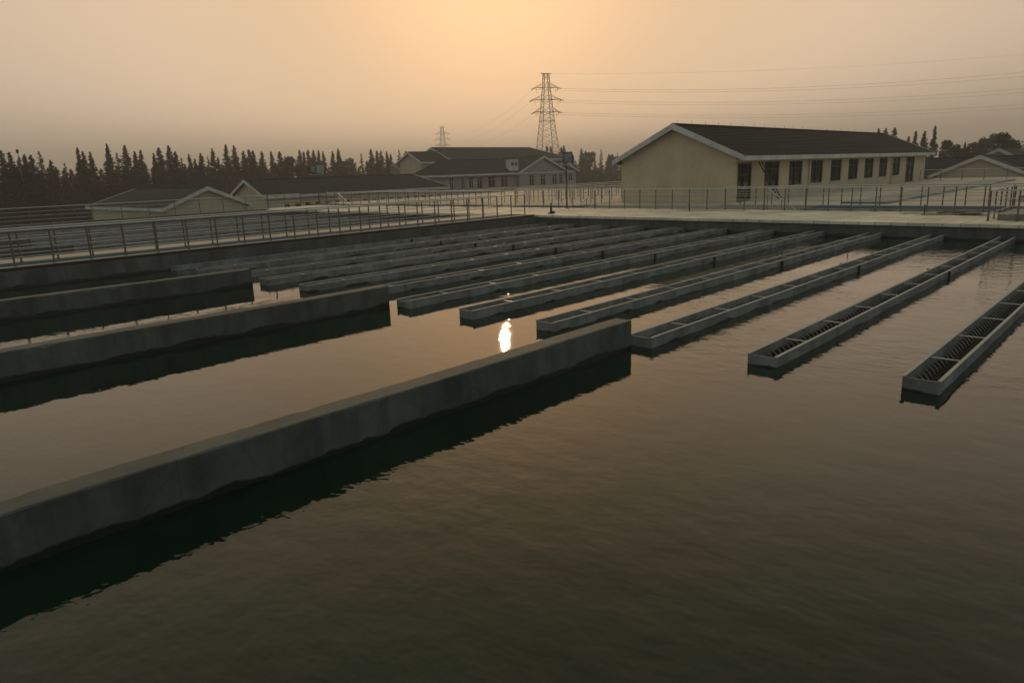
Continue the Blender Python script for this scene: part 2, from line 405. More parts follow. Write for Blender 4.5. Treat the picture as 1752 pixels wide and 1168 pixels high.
# rear platform behind the far railing (blue strip, pale slab)
d = MB(); d.box(-14.6, 6, 37.9, 40.7, .2, .70); struct(d, 'walkway_floor', 'blue_floor')
d = MB(); d.box(-14.6, 6, 37.72, 37.9, -.6, .715); tag(d.build('kerb', 'concrete_dry', bevel=.01), 'tan kerb in front of the blue strip behind the far deck railing', 'kerb')
d = MB(); d.box(-20.6, 14, 40.7, 92, -.6, .72); struct(d, 'roof_slab', 'slab')
d = MB(); d.box(-30.6, -20.6, 40.7, 92, -.6, .62); struct(d, 'building_pad', 'slab')
d = MB(); d.box(-62, -29.9, 37.9, 39.4, -.6, .66); struct(d, 'walkway_floor', 'blue_floor')
d = MB(); d.box(-62, -30.8, 39.4, 74, -.6, .64); struct(d, 'roof_slab', 'slab')
d = MB(); d.box(-29.9, -14.6, 37.72, 40.7, -2.6, -.55); struct(d, 'stair_landing', 'concrete_dry')

# ------------------------------------------------------------------ baffle walls in the water
def cast_wall(x0, x1, y0, y1, z0, z1, seed):
    """cast concrete wall along y with chamfered, slightly wandering and chipped top edges"""
    rnd = random.Random(seed); b = MB(); n = int((y1-y0)/.16); k = 8
    ph = [rnd.uniform(0, 6.28) for _ in range(4)]
    for i in range(n+1):
        y = y0+(y1-y0)*i/n
        wv = .006*math.sin(y*1.1+ph[0])+.004*math.sin(y*2.9+ph[1])
        cl = .012+abs(rnd.gauss(0, .005))+(.03 if rnd.random() < .035 else 0); cr_ = .012+abs(rnd.gauss(0, .005))+(.035 if rnd.random() < .035 else 0)
        zz = z1+.006*math.sin(y*.8+ph[2])+rnd.gauss(0, .0015)
        for x, z in ((x0, z0), (x0+wv*.4, 0), (x0+wv, zz-cl), (x0+cl+wv, zz), (x1-cr_+wv, zz), (x1+wv, zz-cr_), (x1+wv*.4, 0), (x1, z0)): b.v.append((x, y, z))
    for i in range(n):
        for j in range(k-1): b.f.append((i*k+j, (i+1)*k+j, (i+1)*k+j+1, i*k+j+1))
    b.f.append(tuple(range(k))); b.f.append(tuple(n*k+j for j in range(k-1, -1, -1)))
    return b
for x1, ye, th, lab in ((-6.79, 10.28, .34, 'nearest long concrete baffle wall rising from the water'),
                        (-13.86, 10.42, .36, 'middle concrete baffle wall in the water, second from the camera'),
                        (-20.38, 10.28, .36, 'farthest of the three concrete baffle walls, beside the left tank wall')):
    b = cast_wall(x1-th, x1, -7, ye, -.9, .5, int(abs(x1)*10))
    tag(b.build('baffle_wall', 'concrete'), lab, 'wall', 'baffle walls standing in the tank')

for x1, lab in ((-37.0, 'concrete baffle wall of the second tank nearest the blue walkway'), (-44.0, 'middle concrete baffle wall of the second tank beyond the walkway railings'), (-50.6, 'concrete baffle wall of the second tank nearest the far left railing')):
    b = MB(); b.box(x1-.35, x1, -7, 10.3, -.9, .5)
    tag(b.build('baffle_wall', 'concrete', bevel=.015), lab, 'wall', 'baffle walls of the second tank')

# ------------------------------------------------------------------ launder troughs
def trough_meshes():
    L = YF-TY0
    tr = {}
    for nm, x0, x1 in (('side_plate', 0, .022), ('side_plate', TW-.022, TW)):
        b = MB(); b.box(x0, x1, 0, L, -.42, .185); tr.setdefault('sides', []).append(b.mesh('side_plate', 'frp'))
    b = MB(); b.box(.022, TW-.022, 0, .022, -.42, .175); tr['end'] = b.mesh('end_plate', 'frp')
    b = MB(); b.box(-.014, .034, -.012, L, .186, .196); tr['rimL'] = b.mesh('rim', 'steel_dull')
    b = MB(); b.box(TW-.034, TW+.014, -.012, L, .186, .196); tr['rimR'] = b.mesh('rim', 'steel_dull')
    b = MB(); b.box(.024, TW-.024, .024, L, -.42, -.40); tr['floor'] = b.mesh('trough_floor', 'frp')
    b = MB(); b.poly([(.022,.022,-.13),(TW-.022,.022,-.13),(TW-.022,L,-.13),(.022,L,-.13)]); tr['water'] = b.mesh('trough_water', 'trough_water')
    b = MB(); b.tube([(.02,0,.165),(TW-.02,0,.165)], .011, 6); tr['bar'] = b.mesh('cross_bar', 'steel')
    b = MB()
    b.box(TW+.004, TW+.05, -.045, .045, -.7, .17)
    tr['postR'] = b.mesh('support_post', 'dark_metal')
    b = MB(); b.box(-.05, -.004, -.045, .045, -.7, .215); tr['postL'] = b.mesh('support_post', 'dark_metal')
    j = MB(); y = .30
    while y < L-.3:
        for sx, yy in ((1, y),):
            pts = []
            for k in range(5):
                s = k/4; xx = .022+.12*s
                pts.append((xx, yy, .055-.12*s*s))
            j.tube(pts, .005, 5, .016)
        y += .185
    tr['jets'] = j.mesh('orifice_jets', 'jet_water', True)
    return tr
mat_plain('steel_dull', (.42, .41, .385), .75, 0, .2, 2, spec=.25)
m, t, p = nodes('jet_water'); p.inputs['Base Color'].default_value = (.30, .29, .26, 1); p.inputs['Roughness'].default_value = .08; p.inputs['IOR'].default_value = 1.33; M['jet_water'] = m
TR = trough_meshes()
jr = random.Random(3)
def trough(x, label, group, full=True, jets=True):
    r = empty('launder_trough', (x+jr.uniform(-.012, .012), TY0+jr.uniform(-.02, .0), jr.uniform(-.012, .010)), jr.uniform(-.0004, .0004), label, 'trough', group)
    for sd in TR['sides']: link('side_plate', sd, r)
    for k, nm in (('end', 'end_plate'), ('rimL', 'rim'), ('rimR', 'rim'), ('water', 'trough_water')):
        link(nm, TR[k], r)
    if full:
        for i in range(11): link('cross_bar', TR['bar'], r, (0, 1.36+1.755*i, 0))
        link('support_post', TR['postR'], r, (0, 10.87, 0)); link('support_post', TR['postL'], r, (0, 10.87, 0))
        if jets: tag(link('orifice_jets', TR['jets'], r), kind='stuff')
    return r
for k, x in enumerate(TX):
    if k == 0: continue
    n = 12-k
    trough(x, 'grey launder trough in the near tank, %s from the right edge' % ordinal(n) if n > 1 else 'grey launder trough at the right edge of the near tank, its end nearest the camera',
           'launder troughs of the near tank', True, k >= 6)
# wall launder beside the left tank wall
r = empty('wall_launder', (-26.32, TY0, 0), 0, 'one-sided grey launder along the left tank wall', 'trough')
L = YF-TY0
b = MB(); b.box(-.022, 0, 0, L, -.42, .185); b.build('side_plate', 'frp', r)
b = MB(); b.box(-.034, .012, -.01, L, .186, .196); b.build('rim', 'steel_dull', r)
b = MB(); b.box(-.56, -.022, 0, .022, -.42, .175); b.build('end_plate', 'frp', r)
b = MB(); b.poly([(-.58,.02,-.1),(-.022,.02,-.1),(-.022,L,-.1),(-.58,L,-.1)]); b.build('trough_water', 'trough_water', r)
link('support_post', TR['postR'], r, (-TW, 10.87, 0))
for k in range(12):
    x = -32.6-2.22*k
    trough(x, 'grey launder trough of the second tank, %s beyond the blue walkway' % ordinal(k+1), 'launder troughs of the second tank', False)

# ------------------------------------------------------------------ railings
def railing(x0, y0, x1, y1, z, label, h=1.12, sp=1.12, mids=3, ends=True, r_top=.030, r_mid=.016, pr=.03):
    dx, dy = x1-x0, y1-y0; Ln = math.hypot(dx, dy); a = math.atan2(dy, dx)
    R = empty('railing', (x0, y0, z), a, label, 'railing', 'steel railings')
    b = MB(); b.tube([(0,0,h),(Ln,0,h)], r_top, 10); b.build('top_rail', 'steel', R, smooth=False)
    for i in range(mids):
        zz = h*(i+1)/(mids+1)
        b = MB(); b.tube([(0,0,zz),(Ln,0,zz)], r_mid, 6); b.build('middle_rail', 'steel', R)
    b = MB(); b.tube([(0,0,0),(0,0,h-.02)], pr, 8); b.tube([(0,0,0),(0,0,.012)], pr*2.1, 10)
    me = b.mesh('post', 'post_steel')
    n = max(1, round(Ln/sp))
    for i in range(n+1): link('post', me, R, (Ln*i/n, 0, 0))
    return R
railing(-27.08, -2, -27.08, 30.2, WZ, 'near steel railing along the left walkway, beside the tank')
railing(-28.66, -2.55, -28.66, 29.6, WZ, 'second steel railing on the far side of the blue walkway')
railing(-57.9, 2, -57.9, 31.4, .68, 'far left steel railing on the outer edge of the second tank', sp=1.9)
railing(-57.9, 31.5, -57.9, 34.6, .66, 'short steel railing at the corner of the second tank', sp=1.5)
railing(-58, 37.42, -30.5, 37.42, DZ, 'steel railing behind the second tank, left of the floodlight pole', h=1.15, sp=1.3)
railing(-30.5, 37.42, -29.3, 37.42, DZ, 'short steel railing at the floodlight pole', h=1.15, sp=1.2)
railing(-27.5, 37.42, -16.4, 37.42, DZ, 'steel railing across the far deck before the gable wall', h=1.15, sp=1.12)
railing(-16.4, 37.42, -2, 37.42, DZ, 'long steel railing at the back of the far deck, right side', h=1.15, sp=1.12)
railing(-20.2, 40.55, -2, 40.55, .70, 'steel railing behind the blue strip, before the pale roof slab', h=1.05, sp=.95)
railing(-5.45, 32.76, 3, 32.76, DZ, 'steel railing at the right edge of the far deck', h=1.14, sp=.9)
railing(-5.45, 32.86, -5.45, 37.3, DZ, 'steel railing running away from the deck corner on the right', h=1.14, sp=1.0)
railing(-20.4, 84.3, 6, 84.3, .72, 'steel railing at the far edge of the pale roof slab', h=1.05, sp=1.9)
railing(-40.6, 39.6, -40.6, 72, .66, 'steel railing running away left of the cream building', h=1.1, sp=1.6)
railing(-56, 40.6, -41, 40.6, .66, 'steel railing behind the second tank platform, left', h=1.05, sp=1.4)
railing(-39.6, 43.2, -31.2, 43.2, .66, 'steel railing on the pale platform left of the gable wall', h=1.0, sp=.95)
railing(-39.8, 48.6, -31.2, 48.6, .66, 'farther steel railing on the pale platform left of the gable wall', h=1.0, sp=.95)
railing(-40.0, 56.0, -31.2, 56.0, .66, 'farthest steel railing on the pale platform left of the gable wall', h=1.0, sp=1.2)
railing(-39.8, 43.3, -39.8, 56.0, .66, 'cross railing on the pale platform near the floodlight pole', h=1.0, sp=1.4)

def stair_rail(x0, x1, y, ztop, zbot, label):
    R = empty('stair_handrail', (x0, y, 0), 0, label, 'handrail', 'stair handrails')
    for k in range(4):
        o = .26*k
        b = MB(); b.tube([(0,0,ztop-o),(x1-x0,0,zbot-o)], .026 if k == 0 else .013, 8); b.build('top_rail' if k == 0 else 'middle_rail', 'steel', R)
    for s in (0, .5, 1):
        z1 = ztop+(zbot-ztop)*s
        b = MB(); b.tube([((x1-x0)*s,0,z1-1.1),((x1-x0)*s,0,z1)], .02, 8); b.build('post', 'post_steel', R)
    return R
stair_rail(-16.3, -14.75, 37.6, 1.74, .64, 'sloping steel handrail of the stair beside the ladder')
stair_rail(-27.7, -29.0, 37.62, 1.70, .72, 'sloping steel handrail of the stair beside the floodlight pole')
stair_rail(-57.4, -55.6, 38.2, 1.74, .66, 'sloping steel handrail of the stair far left by the double floodlight')
def stair(x0, x1, y0, y1, label):
    R = empty('stair', (0, 0, 0), 0, label, 'stair')
    n = 6
    for i in range(n):
        a = x0+(x1-x0)*i/n; bb = x0+(x1-x0)*(i+1)/n; z = DZ-.03-.19*(i+.3)
        b = MB(); b.box(min(a, bb), max(a, bb), y0, y1, z-.18, z); b.build('step', 'concrete_dry', R)
stair(-16.3, -14.75, 37.72, 38.9, 'concrete steps going down behind the far railing by the ladder')
stair(-27.7, -29.4, 37.72, 38.9, 'concrete steps going down behind the floodlight pole')

# ------------------------------------------------------------------ buildings
def lerp(a, b, t): return Vector(a)*(1-t)+Vector(b)*t
def roof_slope(b, E0, E1, R0, R1, n, riser=.035, thick=.10):
    """tile courses from eave E0-E1 to ridge R0-R1, each course's lower edge stands proud"""
    up = Vector((0, 0, riser)); prev = None
    for i in range(n):
        a0 = lerp(E0, R0, i/n)+up; a1 = lerp(E1, R1, i/n)+up
        c0 = lerp(E0, R0, (i+1)/n); c1 = lerp(E1, R1, (i+1)/n)
        if i == 0:
            l0 = Vector(E0)-Vector((0,0,thick)); l1 = Vector(E1)-Vector((0,0,thick)); b.poly([l0, l1, a1, a0])
        else:
            p0 = lerp(E0, R0, i/n); p1 = lerp(E1, R1, i/n); b.poly([p0, p1, a1, a0])
        if (c1-c0).length < 1e-3: b.poly([a0, a1, c1])
        else: b.poly([a0, a1, c1, c0])
    dn = Vector((0,0,-thick))
    if (Vector(R1)-Vector(R0)).length < 1e-3: b.poly([Vector(E1)+dn, Vector(E0)+dn, Vector(R0)+dn])
    else: b.poly([Vector(E1)+dn, Vector(E0)+dn, Vector(R0)+dn, Vector(R1)+dn])
def house(name, loc, rz, L, Wd, base, eave, apex, label, wall, roofm, end0='gable', end1='gable', ov=.5, wins=(), doors=(), ncourse=12, fascia=.28, ovg=.45, hip_in=None, cat='building', xr=0., frame='frame', sill='white_trim', glass='glass', spikes=0, ovl=None, hipm='white_trim'):
    """local x along the ridge (0..L), local y across (-Wd/2..Wd/2); openings (u0,u1,z0,z1) on the -y side unless tagged"""
    R = empty(name, (loc[0], loc[1], base), rz, label, cat)
    ez = eave-base; az = apex-base; hw = Wd/2; ovl = ov if ovl is None else ovl
    sl = (az-ez)/(hw+ov)
    th = .22
    top = ez-.12                                   # wall top under the eave
    # long wall facing -y with real openings
    holes = [o[:4] for o in list(wins)+list(doors) if o[4] == 'f']
    b = MB(); b.plate((0,-hw,0),(1,0,0),(0,0,1),(0,-1,0),(th, L-th),(0, top+ov*sl*.6), th, holes); b.build('wall', wall, R)
    b = MB(); b.box(th, L-th, hw-th, hw, 0, top+ov*sl*.6); b.build('wall', wall, R)
    for s, e in ((0, end0), (1, end1)):
        xx = 0 if s == 0 else L-th
        b = MB()
        if e == 'gable':
            zt = az-.22; ze = top+ov*sl*.75
            hl = [o[:4] for o in list(wins)+list(doors) if o[4] == 'g%d' % s]
            if hl:
                O = (0,-hw,0) if s else (0, hw, 0)
                if s == 0: b.plate((0, hw, 0),(0,-1,0),(0,0,1),(-1,0,0),(0, Wd),(0, ze-.02), th, hl)
                else: b.plate((L,-hw,0),(0,1,0),(0,0,1),(1,0,0),(0, Wd),(0, ze-.02), th, hl)
                pts = [(-hw, ze-.02), (hw, ze-.02), (hw, ze), (0, zt), (-hw, ze)]
            else: pts = [(-hw, 0), (hw, 0), (hw, ze), (0, zt), (-hw, ze)]
            A = [(xx, y, z) for y, z in pts]; B2 = [(xx+th, y, z) for y, z in pts]
            b.poly(A[::-1]); b.poly(B2)
            for k in range(len(A)): b.poly([A[k], A[(k+1) % len(A)], B2[(k+1) % len(A)], B2[k]])
        else: b.box(xx, xx+th, -hw, hw, 0, top+ov*sl*.6)
        b.build('wall', wall, R)
    # roof
    hi = hw if hip_in is None else hip_in
    x0 = -ovg if end0 == 'gable' else -ov; x1 = L+ovg if end1 == 'gable' else L+ov
    rx0 = x0 if end0 == 'gable' else x0+hi; rx1 = x1 if end1 == 'gable' else x1-hi
    b = MB()
    yl, yr = -hw-ov, hw+ovl
    roof_slope(b, (x0,yl,ez),(x1,yl,ez),(rx0,0,az),(rx1,0,az), ncourse)
    roof_slope(b, (x1,yr,ez),(x0,yr,ez),(rx1,0,az),(rx0,0,az), ncourse)
    if end0 == 'hip': roof_slope(b, (x0,yr,ez),(x0,yl,ez),(rx0,0,az),(rx0,0,az), ncourse)
    if end1 == 'hip': roof_slope(b, (x1,yl,ez),(x1,yr,ez),(rx1,0,az),(rx1,0,az), ncourse)
    rf = b.build('roof', roofm, R)
    b = MB(); b.tube([(rx0,0,az+.03),(rx1,0,az+.03)], .10, 8); b.build('ridge_cap', roofm, rf)
    for i in range(spikes):
        xx = rx0+.6+(rx1-rx0-1.2)*i/(spikes-1)
        b = MB(); b.tube([(xx,0,az+.08),(xx,0,az+.34)], .009, 5); b.build('lightning_rod', 'dark_metal', rf)
    # fascia boards at the eaves, barge boards at the gables, hip battens
    for y in (yl, yr):
        b = MB(); s = -1 if y < 0 else 1
        b.box(x0, x1, min(y, y+s*.05), max(y, y+s*.05), ez-fascia, ez+.02); b.build('fascia', 'white_trim', R)
        b = MB(); b.box(x0+.05, x1-.05, min(y-s*.01, -s*-hw), max(y-s*.01, s*hw), ez-fascia+.01, ez-fascia+.05); b.build('soffit', 'white_trim', R)
    for s, e, xx in ((0, end0, x0), (1, end1, x1)):
        if e == 'gable':
            for y in (yl, yr):
                sg = -1 if s == 0 else 1
                b = MB(); wv = .06
                xa, xb = (xx-.06, xx) if s == 0 else (xx, xx+.06)
                pts = [(y, ez-fascia), (y, ez+.06), (0, az+.10), (0, az-fascia-.02)]
                A = [(xa, q, z) for q, z in pts]; B2 = [(xb, q, z) for q, z in pts]
                b.poly(A); b.poly(B2[::-1])
                for k in range(4): b.poly([A[k], B2[k], B2[(k+1) % 4], A[(k+1) % 4]])
                b.build('barge_board', 'white_trim', R)
        else:
            rr = rx0 if s == 0 else rx1
            for y in (yl, yr):
                b = MB(); b.bar((xx, y, ez+.05), (rr, 0, az+.05), .10, .08); b.build('hip_cap', hipm, rf)
            b = MB(); xa, xb = (xx-.05, xx) if s == 0 else (xx, xx+.05)
            b.box(xa, xb, yl, yr, ez-fascia, ez+.02); b.build('fascia', 'white_trim', R)
    # openings
    for o in list(wins)+list(doors):
        u0, u1, z0, z1, side = o[:5]; is_door = o in doors
        if side == 'f': P = lambda u, z, d: (u, -hw+d, z)
        elif side == 'g0': P = lambda u, z, d: (d, hw-u, z)
        else: P = lambda u, z, d: (L-d, -hw+u, z)
        par = link('door' if is_door else 'window', None if False else box_between(P(u0+.01, z0+.01, .13), P(u1-.01, z1-.01, .15), glass), R)
        fw = .06 if not is_door else .08
        fb = MB()
        def fbx(a, c, zz0, zz1): 
            p, q = P(a, zz0, .06), P(c, zz1, .12); fb.box(min(p[0],q[0]),max(p[0],q[0]),min(p[1],q[1]),max(p[1],q[1]),min(p[2],q[2]),max(p[2],q[2]))
        fbx(u0+.004, u0+fw, z0+.004, z1-.004); fbx(u1-fw, u1-.004, z0+.004, z1-.004); fbx(u0+fw, u1-fw, z0+.004, z0+fw); fbx(u0+fw, u1-fw, z1-fw, z1-.004)
        mm = (u0+u1)/2; fbx(mm-.03, mm+.03, z0+fw, z1-fw)
        if z1-z0 > 1.4: zz = z1-(z1-z0)*.3; fbx(u0+fw, mm-.03, zz-.025, zz+.025); fbx(mm+.03, u1-fw, zz-.025, zz+.025)
        fb.build('frame', frame, par)
        if not is_door:
            sb = MB(); p, q = P(u0-.08, z0-.07, -.07), P(u1+.08, z0-.005, .05)
            sb.box(min(p[0],q[0]),max(p[0],q[0]),min(p[1],q[1]),max(p[1],q[1]),min(p[2],q[2]),max(p[2],q[2])); sb.build('sill', sill, par)
        else:
            hb = MB(); p = P(mm+.09, z0+1.0, .02); hb.box(p[0]-.02,p[0]+.02,p[1]-.02,p[1]+.02,p[2]-.12,p[2]+.12); hb.build('handle', 'steel', par)
    return R
def box_between(p, q, mat):
    b = MB(); b.box(min(p[0],q[0]),max(p[0],q[0]),min(p[1],q[1]),max(p[1],q[1]),min(p[2],q[2]),max(p[2],q[2])); return b.mesh('pane', mat)

PI = math.pi
# cream building D: ridge along +Y, facade faces +X  (local x -> world +Y, local -y -> world +X with rz = 90 deg)
Dw = [(4.3+4.165*k, 6.75+4.165*k, .80, 2.52, 'f') for k in range(8)]
Dd = [(.25, 2.35, .02, 2.50, 'f'), (38.0, 41.0, .02, 2.55, 'f')]
D = house('cream_building', (-25.55, 43.9), PI/2, 45.2, 9.6-.9, .62, 3.52, 5.72,
      'long cream building with dark tiled roof and gable wall behind the far deck', 'cream', 'roof',
      wins=Dw, doors=Dd, ncourse=17, ov=.75, ovl=.45, ovg=.5, fascia=.27, spikes=24)
for yy in (12.15, 33.0):
    b = MB(); b.tube([(yy, -4.35-.06, .05), (yy, -4.35-.06, 2.62)], .05, 8); b.build('downpipe', 'cream', D)

# building A, low, ridge along -X, gable faces +X
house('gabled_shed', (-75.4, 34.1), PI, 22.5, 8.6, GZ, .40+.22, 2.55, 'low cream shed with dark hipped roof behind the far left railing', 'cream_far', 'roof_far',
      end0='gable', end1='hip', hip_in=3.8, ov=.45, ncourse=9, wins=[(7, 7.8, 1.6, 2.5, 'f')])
# building B, ridge along +Y
Bw = [(2.6+1.52*k, 3.35+1.52*k, 1.75, 2.65, 'f') for k in range(19) if k not in (7,)]
house('long_low_building', (-88.3, 45.4), PI/2, 30.3, 8.2, GZ, 1.10, 3.12, 'long low cream building with row of small square windows', 'cream_far', 'roof_far',
      end0='gable', end1='hip', hip_in=3.4, ov=.5, ncourse=9, wins=Bw)
# building C group
Cw = [(2.6,3.5), (5.3,6.1), (7.1,8.1), (8.9,10.4), (11.8,13.5), (15.0,16.8)]
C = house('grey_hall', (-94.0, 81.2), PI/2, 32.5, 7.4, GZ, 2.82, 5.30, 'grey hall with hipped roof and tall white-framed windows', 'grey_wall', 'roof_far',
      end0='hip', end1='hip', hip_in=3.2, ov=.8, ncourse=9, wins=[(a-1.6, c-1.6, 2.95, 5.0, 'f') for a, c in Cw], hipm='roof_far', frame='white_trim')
b = MB(); b.box(15.6, 17.9, -3.9, -2.9, 5.4, 7.65); b.box(15.5, 18.0, -4.0, -2.8, 7.65, 7.77)
ch = b.build('chimney', 'white_trim', C)
for a in (15.95, 16.95):
    b = MB(); b.box(a, a+.65, -3.93, -3.904, 6.65, 7.25); b.build('vent', 'frame', ch)
house('gabled_wing', (-89.6, 105.3), PI, 10, 13.2, GZ, 2.75, 5.65, 'grey wing with broad white gable and four tall windows', 'grey_wall', 'roof_far',
      end0='gable', end1='gable', ov=.75, ncourse=9, frame='white_trim',
      wins=[(13.2-a-w_, 13.2-a, 2.9, 4.9, 'g0') for a, w_ in ((.45,1.15),(2.3,1.4),(5.75,1.4),(9.0,1.4))])
house('small_gabled_wing', (-97.5, 121.2), PI, 8, 9.0, GZ, 2.75, 4.7, 'small far wing with white gable right of the broad gable', 'grey_wall', 'roof_far',
      end0='gable', end1='gable', ov=.6, ncourse=7, frame='white_trim',
      wins=[(9-a-w_, 9-a, 3.2, 4.9, 'g0') for a, w_ in ((1.2,1.3),(3.6,1.3),(6.4,1.4))])
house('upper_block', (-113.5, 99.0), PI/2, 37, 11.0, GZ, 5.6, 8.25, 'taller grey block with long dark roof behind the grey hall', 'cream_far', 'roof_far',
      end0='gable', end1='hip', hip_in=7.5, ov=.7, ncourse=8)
house('upper_wing', (-111.5, 91.3), PI/2, 8.2, 6.4, GZ, 5.35, 7.35, 'cream upper wing with white gable above the long low building', 'cream_far', 'roof_far',
      end0='gable', end1='gable', ov=.7, ncourse=7, wins=[(4.9, 5.9, 6.3, 7.3, 'f')])
house('small_gabled_house', (-149.5, 117.0), PI/2, 20, 10.5, GZ, 3.5, 5.95, 'small gabled house with vent in its gable, left of the upper wing', 'grey_wall', 'roof_far',
      end0='gable', end1='gable', ov=.9, ncourse=7, wins=[(4.85, 5.55, 6.0, 6.9, 'g0')], frame='white_trim')
# building E, far right
house('far_right_house', (-40, 101.5), 0, 44, 10, GZ, .35, 2.85, 'dark roofed house beyond the pale slab on the right', 'cream_far', 'roof_far', ov=.6, ncourse=9)
house('far_right_gable', (-17.2, 95.3), PI/2, 7, 8.4, GZ, .92, 3.0, 'cream gable with white barge boards at the far right', 'cream_far', 'roof_far', ov=.7, ovg=.4, ncourse=9, fascia=.3)
house('far_right_block', (-17.6, 108), PI/2, 14, 8.6, GZ, 1.2, 3.75, 'dark roof with small white peak behind the far right gable', 'cream_far', 'roof_far', ov=.6, ncourse=8)
house('far_right_hall', (-13.5, 116), 0, 30, 10, GZ, 1.5, 4.0, 'long dark roof at the right edge behind the far right gable', 'cream_far', 'roof_far', ov=.6, ncourse=8)

# ------------------------------------------------------------------ objects on the decks
# channel covers on the pale slab
cv = empty('channel_cover', (-14.0, 42.0, .72), 0, 'long row of grey cover panels lying on the pale roof slab', 'cover')
b = MB(); b.box(0, 2.35, 0, 2.52, 0, .10); me = b.mesh('panel', 'cover')
for i in range(15): link('panel', me, cv, (0, 2.6*i, 0.0005*i))
b = MB(); b.box(-6.2, -3.2, 44.5, 47.2, .72, 1.02)
tag(b.build('equipment_plinth', 'cover', bevel=.02), 'low grey equipment plinth behind the railing at the right edge', 'plinth')
b = MB(); b.box(-5.2, 4, 33.1, 36.6, DZ+.002, .86)
tag(b.build('raised_slab', 'concrete_dry', bevel=.02), 'low raised tan slab behind the railing at the deck corner', 'slab')
# boards at the hatch
for (x, y, a, Lb, mt, lab) in ((-7.7, 35.75, .35, 1.5, 'wood', 'tan board lying at the edge of the open hatch'),
                               (-7.4, 36.35, .9, 1.3, 'wood_red', 'red-brown board lying across the open hatch'),
                               (-6.9, 36.6, .2, 1.1, 'wood', 'short tan board behind the red-brown board')):
    b = MB(); b.box(-Lb/2, Lb/2, -.13, .13, 0, .04); o = b.build('board', mt, bevel=.005); o.location = (x, y, DZ+.012+.045*(mt == 'wood_red')); o.rotation_euler = (0, 0, a)
    tag(o, lab, 'board', 'boards at the hatch')
for x, y, lab in ((-8.3, 35.55, 'thin dark marker post beside the right deck hatch'), (-20.0, 35.95, 'thin dark marker post beside the hatch before the gable wall')):
    b = MB(); b.tube([(0,0,0),(0,0,.42)], .022, 8); b.box(-.05,.05,-.05,.05,0,.015); b.tube([(0,0,.40),(0,0,.44)], .035, 8)
    o = b.build('marker_post', 'dark_metal'); o.location = (x, y, DZ+.001); tag(o, lab, 'post', 'hatch marker posts')
# valve stand where the walkway meets the far deck
v = empty('valve_stand', (-26.9, 32.3, DZ), 0, 'dark green valve stand where the walkway meets the far deck', 'valve'); v.scale = (.62, .62, .8)
b = MB(); b.box(-.2,.2,-.2,.2,0,.10); b.build('base_plate', 'green_metal', v)
b = MB(); b.tube([(0,0,.10),(0,0,.45),(0,0,.62)], .13, 10, .07); b.build('pedestal', 'green_metal', v)
b = MB(); b.tube([(0,0,.62),(0,0,.78)], .04, 8); b.box(-.10,.10,-.08,.08,.66,.74); b.build('gearbox', 'green_metal', v)
b = MB(); b.tube([(.10,0,.12),(.42,.05,.12)], .07, 8); b.build('pipe_stub', 'green_metal', v)
# ladder against the facade
ld = empty('ladder', (-19.75, 47.3, .72), 0, 'brown wooden ladder leaning on the cream facade', 'ladder')
A = Vector((0,0,0)); B2 = Vector((-1.05,-.95,2.42)); off = Vector((.0,.42,.0))
for s in (0, 1):
    b = MB(); b.bar(A+off*s, B2+off*s, .055, .08); b.build('rail', 'brown_steel', ld)
for i in range(8):
    c = A.lerp(B2, (i+.6)/8.2); b = MB(); b.tube([c, c+off], .02, 6); b.build('rung', 'brown_steel', ld)

# floodlight poles
def floodlight(loc, label, heads, zt=2.75):
    R = empty('floodlight_pole', loc, 0, label, 'floodlight')
    b = MB(); b.tube([(0,0,0),(0,0,zt)], .055, 8, .045); b.box(-.14,.14,-.14,.14,0,.02); b.build('pole', 'red_pole', R)
    dirx = Vector((.76, .65, 0))
    b = MB(); b.bar(-dirx*.62+Vector((0,0,zt)), dirx*.62+Vector((0,0,zt)), .06, .05); b.build('cross_arm', 'lamp_grey', R)
    for s in (-1, 1):
        b = MB(); c = dirx*(.55*s)+Vector((0,0,zt+.05)); b.tube([c-Vector((0,0,.05)), c+Vector((0,0,.08))], .07, 8); b.build('bracket', 'white_trim', R)
    for off, rz, mt in heads:
        hd = link('lamp_head', head_mesh(mt), R, tuple(dirx*off+Vector((0,0,zt+.44))), (math.radians(-8), 0, rz), (1.3, 1.3, 1.2))
        b = MB(); b.plate((0,-.152,0),(1,0,0),(0,0,1),(0,-1,0),(-.19,.19),(-.24,.24),.01,[]); b.build('lens', 'lamp_glass', hd)
        b = MB()
        for k in range(4): b.box(-.19,.19,-.168,-.164,-.21+.13*k,-.195+.13*k)
        for k in range(3): b.box(-.15+.15*k-.007,-.15+.15*k+.007,-.172,-.168,-.24,.24)
        b.build('grille', 'dark_metal', hd)
        b = MB(); b.bar((-.26,.0,-.3),(-.26,.0,.02),.03,.02,(0,1,0)); b.bar((.26,0,-.3),(.26,0,.02),.03,.02,(0,1,0)); b.bar((-.26,0,-.3),(.26,0,-.3),.03,.02); b.build('yoke', 'dark_metal', hd)
    return R
def head_mesh(mt):
    b = MB(); fr = [(-.23,-.15,-.29),(.23,-.15,-.29),(.23,-.15,.29),(-.23,-.15,.29)]; bk = [(-.15,.2,-.17),(.15,.2,-.17),(.15,.2,.17),(-.15,.2,.17)]
    b.poly(fr); b.poly(bk[::-1])
    for k in range(4): b.poly([fr[k], bk[k], bk[(k+1) % 4], fr[(k+1) % 4]][::-1])
    return b.mesh('lamp_head', mt)
look = math.atan2(29.6, -37.2)   # direction from the camera
floodlight((-29.55, 37.1, DZ), 'floodlight on red-brown pole at the far deck, left of the cream gable wall', [(.10, .72, 'dark_metal')])
floodlight((-59.6, 37.6, .66), 'double floodlight on pole in front of the long low building', [(-.42, 1.6, 'dark_metal'), (.42, .55, 'lamp_grey')])
